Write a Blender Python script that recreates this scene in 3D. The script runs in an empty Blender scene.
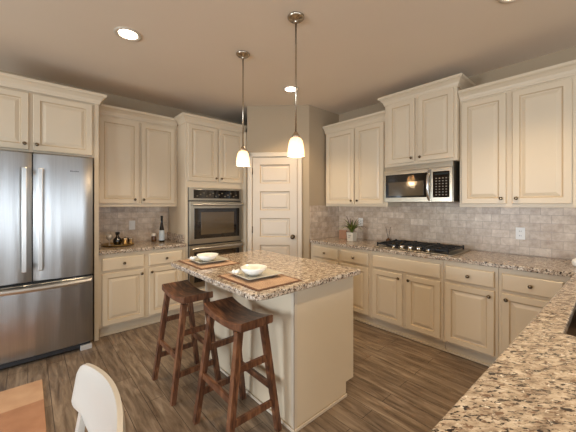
import bpy, bmesh, math, random
from mathutils import Vector, Matrix
random.seed(7)
S = bpy.context.scene
COL = S.collection
R = math.radians
PI = math.pi

# ------------------------------------------------------------------ camera, world, lights, exposure
YAW = 0.7282
cam_d = bpy.data.cameras.new('camera'); cam = bpy.data.objects.new('camera', cam_d); COL.objects.link(cam)
cam.location = (0, 0, 1.396); cam.rotation_euler = (PI/2, 0, -YAW)
cam_d.sensor_width = 36; cam_d.lens = 291.76/576*36
cam_d.shift_y = -(216-204.7)/576
cam_d.clip_start = 0.02
S.camera = cam
S.view_settings.view_transform = 'Standard'; S.view_settings.look = 'None'
S.view_settings.gamma = 1; S.view_settings.use_curve_mapping = False
S.view_settings.exposure = 0.72
S.cycles.use_denoising = True
S.cycles.max_bounces = 10; S.cycles.diffuse_bounces = 6
S.cycles.caustics_reflective = False; S.cycles.caustics_refractive = False
S.cycles.sample_clamp_indirect = 6

wd = bpy.data.worlds.new('sky'); S.world = wd; wd.use_nodes = True
bg = wd.node_tree.nodes['Background']; bg.inputs[0].default_value = (0.62, 0.78, 1.0, 1); bg.inputs[1].default_value = 1.2

def area(name, loc, rot, sx, sy, power, col):
    l = bpy.data.lights.new(name, 'AREA'); l.shape = 'RECTANGLE'; l.size = sx; l.size_y = sy
    l.energy = power; l.color = col
    o = bpy.data.objects.new(name, l); COL.objects.link(o); o.location = loc; o.rotation_euler = rot
    return o
DAY = (0.80, 0.90, 1.0)
# daylight coming in through the windows behind the photographer and in the breakfast nook
WIN_FRONT = [(-3.2, -2.2), (-2.0, -1.0), (-.55, -.15), (.9, 1.3), (1.85, 2.85)]          # x ranges, wall at y=-4
WIN_LEFT = [(-2.6, -1.2), (1.5, 2.9)]                            # y ranges, wall at x=-3.6
for x0, x1 in WIN_FRONT:
    area('window_daylight', ((x0+x1)/2, -4.14, 1.05), (R(78), 0, 0), x1-x0-.1, 1.6, 20*(x1-x0), DAY)
for y0, y1 in WIN_LEFT:
    area('window_daylight', (-3.74, (y0+y1)/2, 1.15), (0, R(-60), 0), 1.2, y1-y0-.1, 85, DAY)
WARM = (1.0, 0.77, 0.50)
DOWN_W = 34      # watts of each recessed ceiling light
PEND_W = 4       # watts of each pendant bulb

# ------------------------------------------------------------------ materials
MATS = {}
def new_mat(name):
    m = bpy.data.materials.new(name); m.use_nodes = True
    nt = m.node_tree; b = nt.nodes['Principled BSDF']
    MATS[name] = m
    return m, nt, b
def lin(r, g, b):
    f = lambda c: c/12.92/255 if c <= 10.3 else ((c/255+0.055)/1.055)**2.4
    return (f(r), f(g), f(b), 1)
def plain(name, rgb, rough=0.5, metal=0.0, spec=0.5, noise=0.0, nscale=30, bump=0.0):
    m, nt, b = new_mat(name)
    c = lin(*rgb)
    b.inputs['Base Color'].default_value = c
    b.inputs['Roughness'].default_value = rough; b.inputs['Metallic'].default_value = metal
    b.inputs['Specular IOR Level'].default_value = spec
    tc = nt.nodes.new('ShaderNodeTexCoord')
    n = nt.nodes.new('ShaderNodeTexNoise'); n.inputs['Scale'].default_value = nscale; n.inputs['Detail'].default_value = 4
    nt.links.new(tc.outputs['Object'], n.inputs['Vector'])
    if noise:
        mx = nt.nodes.new('ShaderNodeMix'); mx.data_type = 'RGBA'
        mx.inputs[6].default_value = tuple(x*(1-noise) for x in c[:3])+(1,)
        mx.inputs[7].default_value = tuple(min(1, x*(1+noise)) for x in c[:3])+(1,)
        nt.links.new(n.outputs['Fac'], mx.inputs[0]); nt.links.new(mx.outputs[2], b.inputs['Base Color'])
    if bump:
        bp = nt.nodes.new('ShaderNodeBump'); bp.inputs['Strength'].default_value = bump; bp.inputs['Distance'].default_value = 0.002
        nt.links.new(n.outputs['Fac'], bp.inputs['Height']); nt.links.new(bp.outputs['Normal'], b.inputs['Normal'])
    return m
def ramp(nt, stops):
    r = nt.nodes.new('ShaderNodeValToRGB'); e = r.color_ramp.elements
    e[0].position, e[0].color = stops[0]; e[1].position, e[1].color = stops[-1]
    for p, c in stops[1:-1]:
        x = e.new(p); x.color = c
    return r
def mapping(nt, scale=(1, 1, 1), rot=(0, 0, 0), loc=(0, 0, 0), out='Object'):
    tc = nt.nodes.new('ShaderNodeTexCoord'); mp = nt.nodes.new('ShaderNodeMapping')
    mp.inputs['Scale'].default_value = scale; mp.inputs['Rotation'].default_value = rot; mp.inputs['Location'].default_value = loc
    nt.links.new(tc.outputs[out], mp.inputs['Vector'])
    return mp
def mixc(nt, fac, a, b, mode='MIX'):
    mx = nt.nodes.new('ShaderNodeMix'); mx.data_type = 'RGBA'; mx.blend_type = mode
    for s, v in ((0, fac), (6, a), (7, b)):
        if hasattr(v, 'links') or hasattr(v, 'is_linked'): nt.links.new(v, mx.inputs[s])
        else: mx.inputs[s].default_value = v
    return mx.outputs[2]

CREAM = plain('cream_paint', (211, 194, 167), 0.38, noise=0.03, nscale=3)
GLAZE = plain('glaze_in_grooves', (192, 169, 137), 0.5)
TOE = plain('toe_paint', (205, 190, 165), 0.5)
WALLM = plain('greige_wall_paint', (172, 152, 124), 0.85, noise=0.03, nscale=2, bump=0.05)
CEILM = plain('ceiling_paint', (226, 209, 186), 0.9, noise=0.03, nscale=1.5, bump=0.05)
TRIMM = plain('white_trim_paint', (206, 191, 170), 0.4, noise=0.02, nscale=4)
DARK = plain('dark_gap', (22, 18, 15), 0.7)
BRONZE = plain('knob_nickel', (118, 103, 84), 0.25, 1.0)
NICKEL = plain('satin_nickel', (186, 172, 152), 0.25, 1.0)
BLACK = plain('cast_iron', (22, 21, 21), 0.45, 0.3, noise=0.2)
BGLASS = plain('black_glass', (22, 17, 14), 0.05, 0.0, 0.8)
OVWIN = plain('oven_window_glass', (86, 72, 53), 0.1, 0.2, 0.9)
WHITE = plain('white_ceramic', (238, 236, 230), 0.15, noise=0.01)
PLAST = plain('white_plastic', (226, 222, 214), 0.35, noise=0.01)
CHAIRM = plain('white_moulded_plastic', (188, 182, 173), 0.35, noise=0.01)
BRASS = plain('aged_brass', (184, 154, 100), 0.28, 1.0, noise=0.1)
SILVER = plain('polished_silver', (226, 222, 214), 0.2, 1.0)
DKGLASS = plain('dark_bottle_glass', (20, 14, 12), 0.08, 0.0, 0.8)
LABELM = plain('paper_label', (190, 200, 205), 0.6, noise=0.1)
PLATEM = plain('grey_green_ceramic', (188, 184, 170), 0.18, noise=0.05)
POTM = plain('pale_pot', (206, 197, 178), 0.6, noise=0.08, nscale=60)
SOIL = plain('soil', (50, 38, 28), 0.95, noise=0.3, nscale=80)
TANBOX = plain('tan_board', (152, 112, 86), 0.6, noise=0.15, nscale=25)
AMBER = plain('amber_jar', (96, 66, 42), 0.2, noise=0.1)
REED = plain('dark_reed', (72, 50, 36), 0.7)
CAPM = plain('pale_cap', (222, 214, 200), 0.4)
GREYM = plain('dark_grey_steel', (70, 70, 72), 0.4, 0.7)
SINKM = plain('sink_steel', (120, 104, 88), 0.3, 1.0)
BLIND = plain('window_frame_white', (236, 232, 224), 0.5)

def steel(name, rgb, rough, vertical=True, wav=0.0):
    m, nt, b = new_mat(name)
    b.inputs['Metallic'].default_value = 1; b.inputs['Roughness'].default_value = rough
    b.inputs['Anisotropic'].default_value = 0.6
    mp = mapping(nt, (260, 260, 3) if vertical else (3, 3, 260))
    n = nt.nodes.new('ShaderNodeTexNoise'); n.inputs['Scale'].default_value = 1; n.inputs['Detail'].default_value = 3
    nt.links.new(mp.outputs[0], n.inputs[0])
    c = lin(*rgb)
    r = ramp(nt, [(0.3, tuple(x*.88 for x in c[:3])+(1,)), (0.7, c)])
    nt.links.new(n.outputs['Fac'], r.inputs[0]); nt.links.new(r.outputs[0], b.inputs['Base Color'])
    bp = nt.nodes.new('ShaderNodeBump'); bp.inputs['Strength'].default_value = 0.06; bp.inputs['Distance'].default_value = 0.0006
    nt.links.new(n.outputs['Fac'], bp.inputs['Height'])
    if wav:
        mp2 = mapping(nt, (7, 7, 0.5)); n2 = nt.nodes.new('ShaderNodeTexNoise'); n2.inputs['Scale'].default_value = 1; n2.inputs['Detail'].default_value = 1
        nt.links.new(mp2.outputs[0], n2.inputs[0])
        b2 = nt.nodes.new('ShaderNodeBump'); b2.inputs['Strength'].default_value = 1; b2.inputs['Distance'].default_value = wav
        nt.links.new(n2.outputs['Fac'], b2.inputs['Height']); nt.links.new(bp.outputs[0], b2.inputs['Normal'])
        nt.links.new(b2.outputs[0], b.inputs['Normal'])
    else:
        nt.links.new(bp.outputs[0], b.inputs['Normal'])
    return m
STEEL = steel('brushed_stainless', (176, 174, 171), 0.28, True, 0.014)
STEELH = steel('stainless_handle', (200, 197, 192), 0.3, True)
STEELO = steel('oven_stainless', (178, 168, 150), 0.28, False)

def granite(name):
    m, nt, b = new_mat(name)
    b.inputs['Roughness'].default_value = 0.14
    L = nt.links
    def mp_(sx, sy, loc=(0, 0, 0)):
        q = mapping(nt, (sx, sy, 1), (0, 0, R(-42)), loc); q.vector_type = 'TEXTURE'; return q.outputs[0]
    def noise(vec, sc, det, ro=0.6, dist=0.0):
        n = nt.nodes.new('ShaderNodeTexNoise'); n.inputs['Scale'].default_value = sc; n.inputs['Detail'].default_value = det
        n.inputs['Roughness'].default_value = ro; n.inputs['Distortion'].default_value = dist; L.new(vec, n.inputs[0]); return n.outputs['Fac']
    r1 = ramp(nt, [(0.30, lin(108, 92, 78)), (0.42, lin(160, 143, 124)), (0.56, lin(196, 180, 160)), (0.72, lin(226, 215, 200))])
    L.new(noise(mp_(1.5, .9), 34, 6, .65, .4), r1.inputs[0])
    r2 = ramp(nt, [(0.39, (1, 1, 1, 1)), (0.45, (0, 0, 0, 1))]); L.new(noise(mp_(1.7, .75, (2, 1, 0)), 70, 4, .6, .5), r2.inputs[0])
    c1 = mixc(nt, r2.outputs[0], r1.outputs[0], lin(122, 98, 80))
    r3 = ramp(nt, [(0.41, (1, 1, 1, 1)), (0.45, (0, 0, 0, 1))]); L.new(noise(mp_(1.8, .75, (7, 3, 0)), 78, 4, .6, .6), r3.inputs[0])
    c2 = mixc(nt, r3.outputs[0], c1, lin(46, 36, 32))
    r4 = ramp(nt, [(0.62, (0, 0, 0, 1)), (0.67, (1, 1, 1, 1))]); L.new(noise(mp_(1.3, .8, (1, 8, 0)), 70, 3), r4.inputs[0])
    c3 = mixc(nt, r4.outputs[0], c2, lin(236, 228, 214))
    L.new(c3, b.inputs['Base Color'])
    return m
GRAN = granite('speckled_granite')

def wood_floor():
    m, nt, b = new_mat('dark_hardwood_planks')
    L = nt.links
    mp = mapping(nt, (1, 1, 1), (0, 0, R(90)))
    br = nt.nodes.new('ShaderNodeTexBrick')
    br.inputs['Scale'].default_value = 1; br.inputs['Brick Width'].default_value = 1.1; br.inputs['Row Height'].default_value = 0.125
    br.inputs['Mortar Size'].default_value = 0.0022; br.inputs['Mortar Smooth'].default_value = 0.3; br.offset = 0.37; br.offset_frequency = 2
    br.inputs['Color1'].default_value = (0, 0, 0, 1); br.inputs['Color2'].default_value = (1, 1, 1, 1); br.inputs['Mortar'].default_value = (0.5, 0.5, 0.5, 1)
    L.new(mp.outputs[0], br.inputs['Vector'])
    mg = mapping(nt, (16, 2.0, 1))
    n = nt.nodes.new('ShaderNodeTexNoise'); n.inputs['Scale'].default_value = 1.5; n.inputs['Detail'].default_value = 6; n.inputs['Roughness'].default_value = 0.65; n.inputs['Distortion'].default_value = 0.6
    L.new(mg.outputs[0], n.inputs[0])
    r = ramp(nt, [(0.3, lin(78, 62, 49)), (0.5, lin(126, 110, 93)), (0.72, lin(164, 148, 130))])
    L.new(n.outputs['Fac'], r.inputs[0])
    tint = mixc(nt, br.outputs['Color'], lin(232, 225, 219), lin(255, 250, 243))
    c = mixc(nt, 1.0, r.outputs[0], tint, 'MULTIPLY')
    c2 = mixc(nt, br.outputs['Fac'], c, lin(62, 49, 40))
    L.new(c2, b.inputs['Base Color'])
    b.inputs['Roughness'].default_value = 0.34
    rr = nt.nodes.new('ShaderNodeMapRange'); rr.inputs['To Min'].default_value = 0.26; rr.inputs['To Max'].default_value = 0.46
    L.new(n.outputs['Fac'], rr.inputs['Value']); L.new(rr.outputs[0], b.inputs['Roughness'])
    sub = nt.nodes.new('ShaderNodeMath'); sub.operation = 'SUBTRACT'; L.new(n.outputs['Fac'], sub.inputs[0]); L.new(br.outputs['Fac'], sub.inputs[1])
    bp = nt.nodes.new('ShaderNodeBump'); bp.inputs['Strength'].default_value = 0.35; bp.inputs['Distance'].default_value = 0.003
    L.new(sub.outputs[0], bp.inputs['Height']); L.new(bp.outputs[0], b.inputs['Normal'])
    return m
FLOORM = wood_floor()

def stool_wood():
    m, nt, b = new_mat('walnut_stained_wood')
    L = nt.links
    mp = mapping(nt, (30, 5, 5))
    n = nt.nodes.new('ShaderNodeTexNoise'); n.inputs['Scale'].default_value = 1.4; n.inputs['Detail'].default_value = 5; n.inputs['Distortion'].default_value = 1.0
    L.new(mp.outputs[0], n.inputs[0])
    r = ramp(nt, [(0.3, lin(54, 32, 22)), (0.5, lin(100, 64, 44)), (0.75, lin(152, 106, 74))])
    L.new(n.outputs['Fac'], r.inputs[0]); L.new(r.outputs[0], b.inputs['Base Color'])
    b.inputs['Roughness'].default_value = 0.38
    return m
STOOLM = stool_wood()

def tile_mat(name, rot):
    m, nt, b = new_mat(name)
    L = nt.links
    tc0 = nt.nodes.new('ShaderNodeTexCoord'); sp = nt.nodes.new('ShaderNodeSeparateXYZ'); mp = nt.nodes.new('ShaderNodeCombineXYZ')
    L.new(tc0.outputs['Object'], sp.inputs[0]); L.new(sp.outputs[rot], mp.inputs[0]); L.new(sp.outputs[2], mp.inputs[1])
    br = nt.nodes.new('ShaderNodeTexBrick'); br.inputs['Scale'].default_value = 1
    br.inputs['Brick Width'].default_value = 0.153; br.inputs['Row Height'].default_value = 0.0765; br.inputs['Mortar Size'].default_value = 0.0022
    br.inputs['Color1'].default_value = (0, 0, 0, 1); br.inputs['Color2'].default_value = (1, 1, 1, 1); br.inputs['Mortar'].default_value = (.5, .5, .5, 1)
    L.new(mp.outputs[0], br.inputs['Vector'])
    tc = nt.nodes.new('ShaderNodeTexCoord')
    n = nt.nodes.new('ShaderNodeTexNoise'); n.inputs['Scale'].default_value = 16; n.inputs['Detail'].default_value = 6; n.inputs['Roughness'].default_value = 0.65
    L.new(tc.outputs['Object'], n.inputs[0])
    r = ramp(nt, [(0.3, lin(180, 160, 140)), (0.55, lin(210, 194, 174)), (0.75, lin(230, 217, 199))])
    L.new(n.outputs['Fac'], r.inputs[0])
    tint = mixc(nt, br.outputs['Color'], lin(228, 220, 212), lin(255, 252, 248))
    c = mixc(nt, 1.0, r.outputs[0], tint, 'MULTIPLY')
    c2 = mixc(nt, br.outputs['Fac'], c, lin(170, 152, 136))
    L.new(c2, b.inputs['Base Color']); b.inputs['Roughness'].default_value = 0.35
    sub = nt.nodes.new('ShaderNodeMath'); sub.operation = 'SUBTRACT'; sub.inputs[0].default_value = 1; L.new(br.outputs['Fac'], sub.inputs[1])
    bp = nt.nodes.new('ShaderNodeBump'); bp.inputs['Strength'].default_value = 0.4; bp.inputs['Distance'].default_value = 0.002
    L.new(sub.outputs[0], bp.inputs['Height']); L.new(bp.outputs[0], b.inputs['Normal'])
    return m
TILE_A = tile_mat('travertine_tile_back', 0)
TILE_B = tile_mat('travertine_tile_right', 1)

def weave(name, c0, c1, scale):
    m, nt, b = new_mat(name)
    L = nt.links
    mp = mapping(nt, (scale, scale, scale))
    ck = nt.nodes.new('ShaderNodeTexWave'); ck.inputs['Scale'].default_value = 1; ck.bands_direction = 'X'; ck.inputs['Distortion'].default_value = 1.5
    ck2 = nt.nodes.new('ShaderNodeTexWave'); ck2.inputs['Scale'].default_value = 1; ck2.bands_direction = 'Y'; ck2.inputs['Distortion'].default_value = 1.5
    n = nt.nodes.new('ShaderNodeTexNoise'); n.inputs['Scale'].default_value = 0.12; n.inputs['Detail'].default_value = 5
    for q in (ck, ck2, n): L.new(mp.outputs[0], q.inputs[0])
    a = mixc(nt, 0.5, ck.outputs['Color'], ck2.outputs['Color'])
    a2 = mixc(nt, 0.55, a, n.outputs['Fac'])
    r = ramp(nt, [(0.3, lin(*c0)), (0.65, lin(*c1))]); L.new(a2, r.inputs[0]); L.new(r.outputs[0], b.inputs['Base Color'])
    b.inputs['Roughness'].default_value = 0.9
    bp = nt.nodes.new('ShaderNodeBump'); bp.inputs['Strength'].default_value = 0.5; bp.inputs['Distance'].default_value = 0.002
    L.new(a, bp.inputs['Height']); L.new(bp.outputs[0], b.inputs['Normal'])
    return m
MATW = weave('placemat_weave', (152, 122, 99), (202, 171, 143), 70)
MATB = weave('placemat_border', (84, 54, 38), (118, 82, 58), 70)
RUGM = weave('rug_weave', (150, 104, 74), (184, 136, 102), 60)
RUGB = weave('rug_border_weave', (180, 138, 104), (208, 170, 134), 60)

def leaf_mat():
    m, nt, b = new_mat('leaf_green')
    L = nt.links
    tc = nt.nodes.new('ShaderNodeTexCoord')
    n = nt.nodes.new('ShaderNodeTexNoise'); n.inputs['Scale'].default_value = 18
    L.new(tc.outputs['Object'], n.inputs[0])
    r = ramp(nt, [(0.3, lin(48, 62, 22)), (0.55, lin(104, 112, 42)), (0.75, lin(150, 138, 62))])
    L.new(n.outputs['Fac'], r.inputs[0]); L.new(r.outputs[0], b.inputs['Base Color']); b.inputs['Roughness'].default_value = 0.45
    return m
LEAF = leaf_mat()
LEAFD = plain('leaf_bronze', (78, 46, 34), 0.5, noise=0.2)

def emit_mat(name, rgb, strength):
    m, nt, b = new_mat(name)
    b.inputs['Base Color'].default_value = lin(*rgb); b.inputs['Emission Color'].default_value = lin(*rgb); b.inputs['Emission Strength'].default_value = strength
    return m
LENS = emit_mat('lit_lens', (255, 244, 222), 7)
BULB = emit_mat('lit_bulb', (255, 232, 190), 6)
def shade_mat():
    m, nt, b = new_mat('frosted_glass_shade')
    L = nt.links
    tr = nt.nodes.new('ShaderNodeBsdfTranslucent'); tr.inputs[0].default_value = lin(244, 226, 200)
    em = nt.nodes.new('ShaderNodeEmission'); em.inputs[0].default_value = lin(255, 234, 200); em.inputs[1].default_value = 0.32
    b.inputs['Base Color'].default_value = lin(226, 208, 180); b.inputs['Roughness'].default_value = 0.3
    mx = nt.nodes.new('ShaderNodeMixShader'); mx.inputs[0].default_value = 0.55
    ad = nt.nodes.new('ShaderNodeAddShader')
    L.new(b.outputs[0], mx.inputs[1]); L.new(tr.outputs[0], mx.inputs[2]); L.new(mx.outputs[0], ad.inputs[0]); L.new(em.outputs[0], ad.inputs[1])
    L.new(ad.outputs[0], nt.nodes['Material Output'].inputs[0])
    return m
SHADE = shade_mat()

# ------------------------------------------------------------------ mesh helpers
class Frame:
    """Local frame on a vertical face: u to the right, n outward, z up."""
    def __init__(s, o, u, n): s.o, s.u, s.n = Vector(o), Vector(u).normalized(), Vector(n).normalized()
    def __call__(s, u, n, z): return s.o + s.u*u + s.n*n + Vector((0, 0, z))

class MB:
    def __init__(s, bevel=0.0): s.bm = bmesh.new(); s.bevel = bevel
    def box(s, x0, x1, y0, y1, z0, z1, bev=None, fr=None, mi=0):
        f = fr or (lambda a, b, c: Vector((a, b, c)))
        t = bmesh.new()
        v = [t.verts.new(f(x, y, z)) for x in (x0, x1) for y in (y0, y1) for z in (z0, z1)]
        for q in ((0, 1, 3, 2), (4, 6, 7, 5), (0, 4, 5, 1), (2, 3, 7, 6), (0, 2, 6, 4), (1, 5, 7, 3)): t.faces.new([v[i] for i in q])
        b = s.bevel if bev is None else bev
        if b: bmesh.ops.bevel(t, geom=list(t.edges), offset=b, segments=2, affect='EDGES', profile=0.5)
        s._merge(t, mi); return s
    def _merge(s, t, mi=0, smooth=False):
        bmesh.ops.recalc_face_normals(t, faces=list(t.faces))
        m = {}
        for v in t.verts: m[v] = s.bm.verts.new(v.co)
        for f in t.faces:
            g = s.bm.faces.new([m[v] for v in f.verts]); g.material_index = mi if mi else f.material_index; g.smooth = smooth or f.smooth
        t.free()
    def loft(s, rings, cap0=True, cap1=True, mis=None, smooth=False, closed=True):
        t = bmesh.new()
        vs = [[t.verts.new(p) for p in r] for r in rings]
        n = len(rings[0])
        for i in range(len(rings)-1):
            for j in range(n if closed else n-1):
                f = t.faces.new((vs[i][j], vs[i][(j+1) % n], vs[i+1][(j+1) % n], vs[i+1][j]))
                f.material_index = mis[i] if mis else 0; f.smooth = smooth
        if cap0 and closed: t.faces.new(list(reversed(vs[0])))
        if cap1 and closed: t.faces.new(vs[-1])
        s._merge(t); return s
    def lathe(s, prof, c, seg=24, axis='z', smooth=True, cap0=True, cap1=True):
        c = Vector(c); rings = []
        for r, h in prof:
            ring = []
            for k in range(seg):
                a = 2*PI*k/seg; x, y = max(r, 1e-5)*math.cos(a), max(r, 1e-5)*math.sin(a)
                if axis == 'z': p = Vector((x, y, h))
                elif axis == 'x': p = Vector((h, x, y))
                elif axis == 'y': p = Vector((x, h, y))
                else:
                    zc = Vector(axis).normalized(); xa = zc.orthogonal().normalized(); ya = zc.cross(xa)
                    p = xa*x + ya*y + zc*h
                ring.append(c+p)
            rings.append(ring)
        return s.loft(rings, cap0, cap1, None, smooth)
    def tube(s, pts, r, seg=10, smooth=True):
        pts = [Vector(p) for p in pts]; rings = []
        for i, p in enumerate(pts):
            d = (pts[min(i+1, len(pts)-1)]-pts[max(i-1, 0)]).normalized()
            up = Vector((0, 0, 1)) if abs(d.z) < .95 else Vector((1, 0, 0))
            a = d.cross(up).normalized(); b = a.cross(d)
            rr = r[i] if isinstance(r, (list, tuple)) else r
            rings.append([p+a*rr*math.cos(2*PI*k/seg)+b*rr*math.sin(2*PI*k/seg) for k in range(seg)])
        return s.loft(rings, True, True, None, smooth)
    def beam(s, p0, p1, w0, w1, up=(1, 0, 0), d0=None, d1=None):
        """square bar from p0 to p1, widths w along `up`, d across"""
        p0, p1 = Vector(p0), Vector(p1); d = (p1-p0).normalized(); a = (Vector(up)-d*d.dot(Vector(up))).normalized(); b = d.cross(a)
        d0 = d0 or w0; d1 = d1 or w1
        rg = lambda p, w, e: [p+a*w/2*x+b*e/2*y for x, y in ((-1, -1), (1, -1), (1, 1), (-1, 1))]
        return s.loft([rg(p0, w0, d0), rg(p1, w1, d1)])
    def prism(s, pts, z0, z1, mi=0):
        return s.loft([[Vector((x, y, z0)) for x, y in pts], [Vector((x, y, z1)) for x, y in pts]])
    def sweep(s, path, prof):
        """mitred moulding along a plan path; prof = (out, z); outward is to the right of travel"""
        P = [Vector(p) for p in path]; rings = []
        for i, p in enumerate(P):
            nn = []
            if i > 0: d = (P[i]-P[i-1]).normalized(); nn.append(Vector((d.y, -d.x)))
            if i < len(P)-1: d = (P[i+1]-P[i]).normalized(); nn.append(Vector((d.y, -d.x)))
            if len(nn) == 2: m = (nn[0]+nn[1]); m = m/(m.dot(nn[0]))
            else: m = nn[0]
            rings.append([Vector((p.x+m.x*o, p.y+m.y*o, z)) for o, z in prof])
        return s.loft(rings)
    def grid_slab(s, xs, ys, keep, z0, z1):
        t = bmesh.new(); V = {}
        def v(i, j, k):
            if (i, j, k) not in V: V[(i, j, k)] = t.verts.new((xs[i], ys[j], (z0, z1)[k]))
            return V[(i, j, k)]
        nx, ny = len(xs)-1, len(ys)-1
        kp = lambda i, j: 0 <= i < nx and 0 <= j < ny and keep(i, j)
        for i in range(nx):
            for j in range(ny):
                if not kp(i, j): continue
                t.faces.new((v(i, j, 1), v(i+1, j, 1), v(i+1, j+1, 1), v(i, j+1, 1)))
                t.faces.new((v(i, j, 0), v(i, j+1, 0), v(i+1, j+1, 0), v(i+1, j, 0)))
                if not kp(i-1, j): t.faces.new((v(i, j, 0), v(i, j, 1), v(i, j+1, 1), v(i, j+1, 0)))
                if not kp(i+1, j): t.faces.new((v(i+1, j, 0), v(i+1, j+1, 0), v(i+1, j+1, 1), v(i+1, j, 1)))
                if not kp(i, j-1): t.faces.new((v(i, j, 0), v(i+1, j, 0), v(i+1, j, 1), v(i, j, 1)))
                if not kp(i, j+1): t.faces.new((v(i, j+1, 0), v(i, j+1, 1), v(i+1, j+1, 1), v(i+1, j+1, 0)))
        bmesh.ops.recalc_face_normals(t, faces=list(t.faces))
        s._merge(t); return s
    def panel(s, fr, u0, u1, z0, z1, rings, n0=0.0, mis=None, cap0=True):
        """nested rectangles (inset, depth): a raised-panel door or slab front"""
        rg = [[fr(u0+i, n0+d, z0+i), fr(u1-i, n0+d, z0+i), fr(u1-i, n0+d, z1-i), fr(u0+i, n0+d, z1-i)] for i, d in rings]
        return s.loft(rg, cap0, True, mis)
    def build(s, name, mats, parent=None, smooth_angle=None):
        me = bpy.data.meshes.new(name)
        if parent is not None:
            base = ORIGIN[parent.name]
            bmesh.ops.translate(s.bm, verts=list(s.bm.verts), vec=-base)
        s.bm.to_mesh(me); s.bm.free()
        if smooth_angle: me.set_sharp_from_angle(angle=R(smooth_angle))
        for m in (mats if isinstance(mats, (list, tuple)) else [mats]): me.materials.append(m)
        o = bpy.data.objects.new(name, me); COL.objects.link(o)
        if parent is not None: o.parent = parent; ORIGIN[o.name] = base
        return o
ORIGIN = {}
def tag(o, label, cat, group=None):
    o['label'] = label; o['category'] = cat
    if group: o['group'] = group
    return o
def thing(name, label, cat, loc=(0, 0, 0), group=None):
    o = bpy.data.objects.new(name, None); COL.objects.link(o); o.location = loc; o.empty_display_size = 0.1
    ORIGIN[o.name] = Vector(loc)
    return tag(o, label, cat, group)
def struct(name, mb, mats, parent=None):
    o = mb.build(name, mats, parent)
    if parent is None: o['kind'] = 'structure'; ORIGIN[o.name] = Vector((0, 0, 0))
    return o
def bevel_mod(o, w=0.004, seg=2):
    m = o.modifiers.new('bevel', 'BEVEL'); m.width = w; m.segments = seg; m.limit_method = 'ANGLE'; m.angle_limit = R(40)

# ------------------------------------------------------------------ key dimensions
YA, XB, H = 4.17, 3.543, 2.77
XL, YF = -3.6, -4.0
FA = 3.57       # base / tall cabinet face on the back wall
UA = 3.85       # upper cabinet face on the back wall
FB = 2.923      # base cabinet face on the right wall
UB = 3.213      # upper cabinet face on the right wall
CT = 0.914      # counter height
FRA = lambda y: Frame((0, y, 0), (1, 0, 0), (0, -1, 0))
FRB = lambda x: Frame((x, 0, 0), (0, -1, 0), (-1, 0, 0))      # u = -y

# ------------------------------------------------------------------ structure
struct('floor', MB().box(XL-.1, XB+.1, YF-.1, YA+.1, -0.1, 0), FLOORM)
struct('ceiling', MB().box(XL-.1, XB+.1, YF-.1, YA+.1, H, H+.1), CEILM)
struct('wall_back', MB().box(XL-.1, XB+.1, YA, YA+.1, 0, H), WALLM)
struct('wall_right', MB().box(XB, XB+.1, YF-.1, YA, 0, H), WALLM)
def holed_wall(name, lo, hi, holes, z0, z1, xdir):
    xs = sorted({lo, hi, *[a for h in holes for a in h]}); mb = MB()
    for a, b in zip(xs, xs[1:]):
        segs = [(0, z0), (z1, H)] if any(abs(a-h[0]) < 1e-6 for h in holes) else [(0, H)]
        for c, d in segs:
            if xdir: mb.box(a, b, YF-.1, YF, c, d)
            else: mb.box(XL-.1, XL, a, b, c, d)
    return struct(name, mb, WALLM)
holed_wall('wall_front', XL-.1, XB+.1, WIN_FRONT, 0.2, 2.4, True)
holed_wall('wall_left', YF, YA, WIN_LEFT, 0.5, 2.4, False)
wn = 0
for x0, x1 in WIN_FRONT:
    wn += 1; m = MB()
    for a, b, c, d in ((x0, x0+.05, .2, 2.4), (x1-.05, x1, .2, 2.4), (x0, x1, .2, .25), (x0, x1, 2.35, 2.4), (x0, x1, 1.43, 1.47)): m.box(a, b, YF-.08, YF-.03, c, d)
    struct('window_%d' % wn, m, BLIND)
for y0, y1 in WIN_LEFT:
    wn += 1; m = MB()
    for a, b, c, d in ((y0, y0+.05, .5, 2.4), (y1-.05, y1, .5, 2.4), (y0, y1, .5, .55), (y0, y1, 2.35, 2.4), (y0, y1, 1.43, 1.47)): m.box(XL-.08, XL-.03, a, b, c, d)
    struct('window_%d' % wn, m, BLIND)
# corner pantry: diagonal wall with its door, and the return wall
PX0, PY0, PX1, PY1 = 2.283, 3.415, 2.892, 2.806
struct('wall_pantry', MB().prism([(PX0, PY0), (PX1, PY1), (XB, PY1), (XB, PY1+.115), (PX1+.05, PY1+.115), (PX0+.08, PY0+.08)], 0, H), WALLM)
DG = Frame((PX0, PY0, 0), (1, -1, 0), (-1, -1, 0))
DU0, DU1, DTOP = 0.078, 0.698, 2.052
door = struct('door_1', MB(), TRIMM)
def fill_door():
    bm = MB()
    # slab with five horizontal panels sunk in it
    n = 0.022; st = 0.10
    zs = [0.20, 0.53, 0.86, 1.19, 1.52, 1.85]
    zb = [(0.14, 0.46), (0.57, 0.84), (0.95, 1.21), (1.32, 1.58), (1.69, 1.95)]
    u0, u1 = DU0+.004, DU1-.004
    bm.box(u0, u0+st, 0.001, n, 0.008, DTOP-.004, fr=DG); bm.box(u1-st, u1, 0.001, n, 0.008, DTOP-.004, fr=DG)
    prev = 0.008
    for a, b in zb+[(DTOP-.004, None)]:
        bm.box(u0+st, u1-st, 0.001, n, prev, a, fr=DG); prev = b
    for a, b in zb:
        bm.panel(DG, u0+st, u1-st, a, b, [(0, n), (0.010, 0.006), (0.03, 0.006), (0.045, 0.015)], mis=[1, 0, 0], cap0=False)
    bmesh.ops.recalc_face_normals(bm.bm, faces=list(bm.bm.faces))
    me = door.data; bm.bm.to_mesh(me); bm.bm.free(); me.materials.append(GLAZE)
fill_door()
kb = MB(); kc = DG(DU1-.062, 0.022, 0.955); kn = tuple(DG.n)
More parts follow.
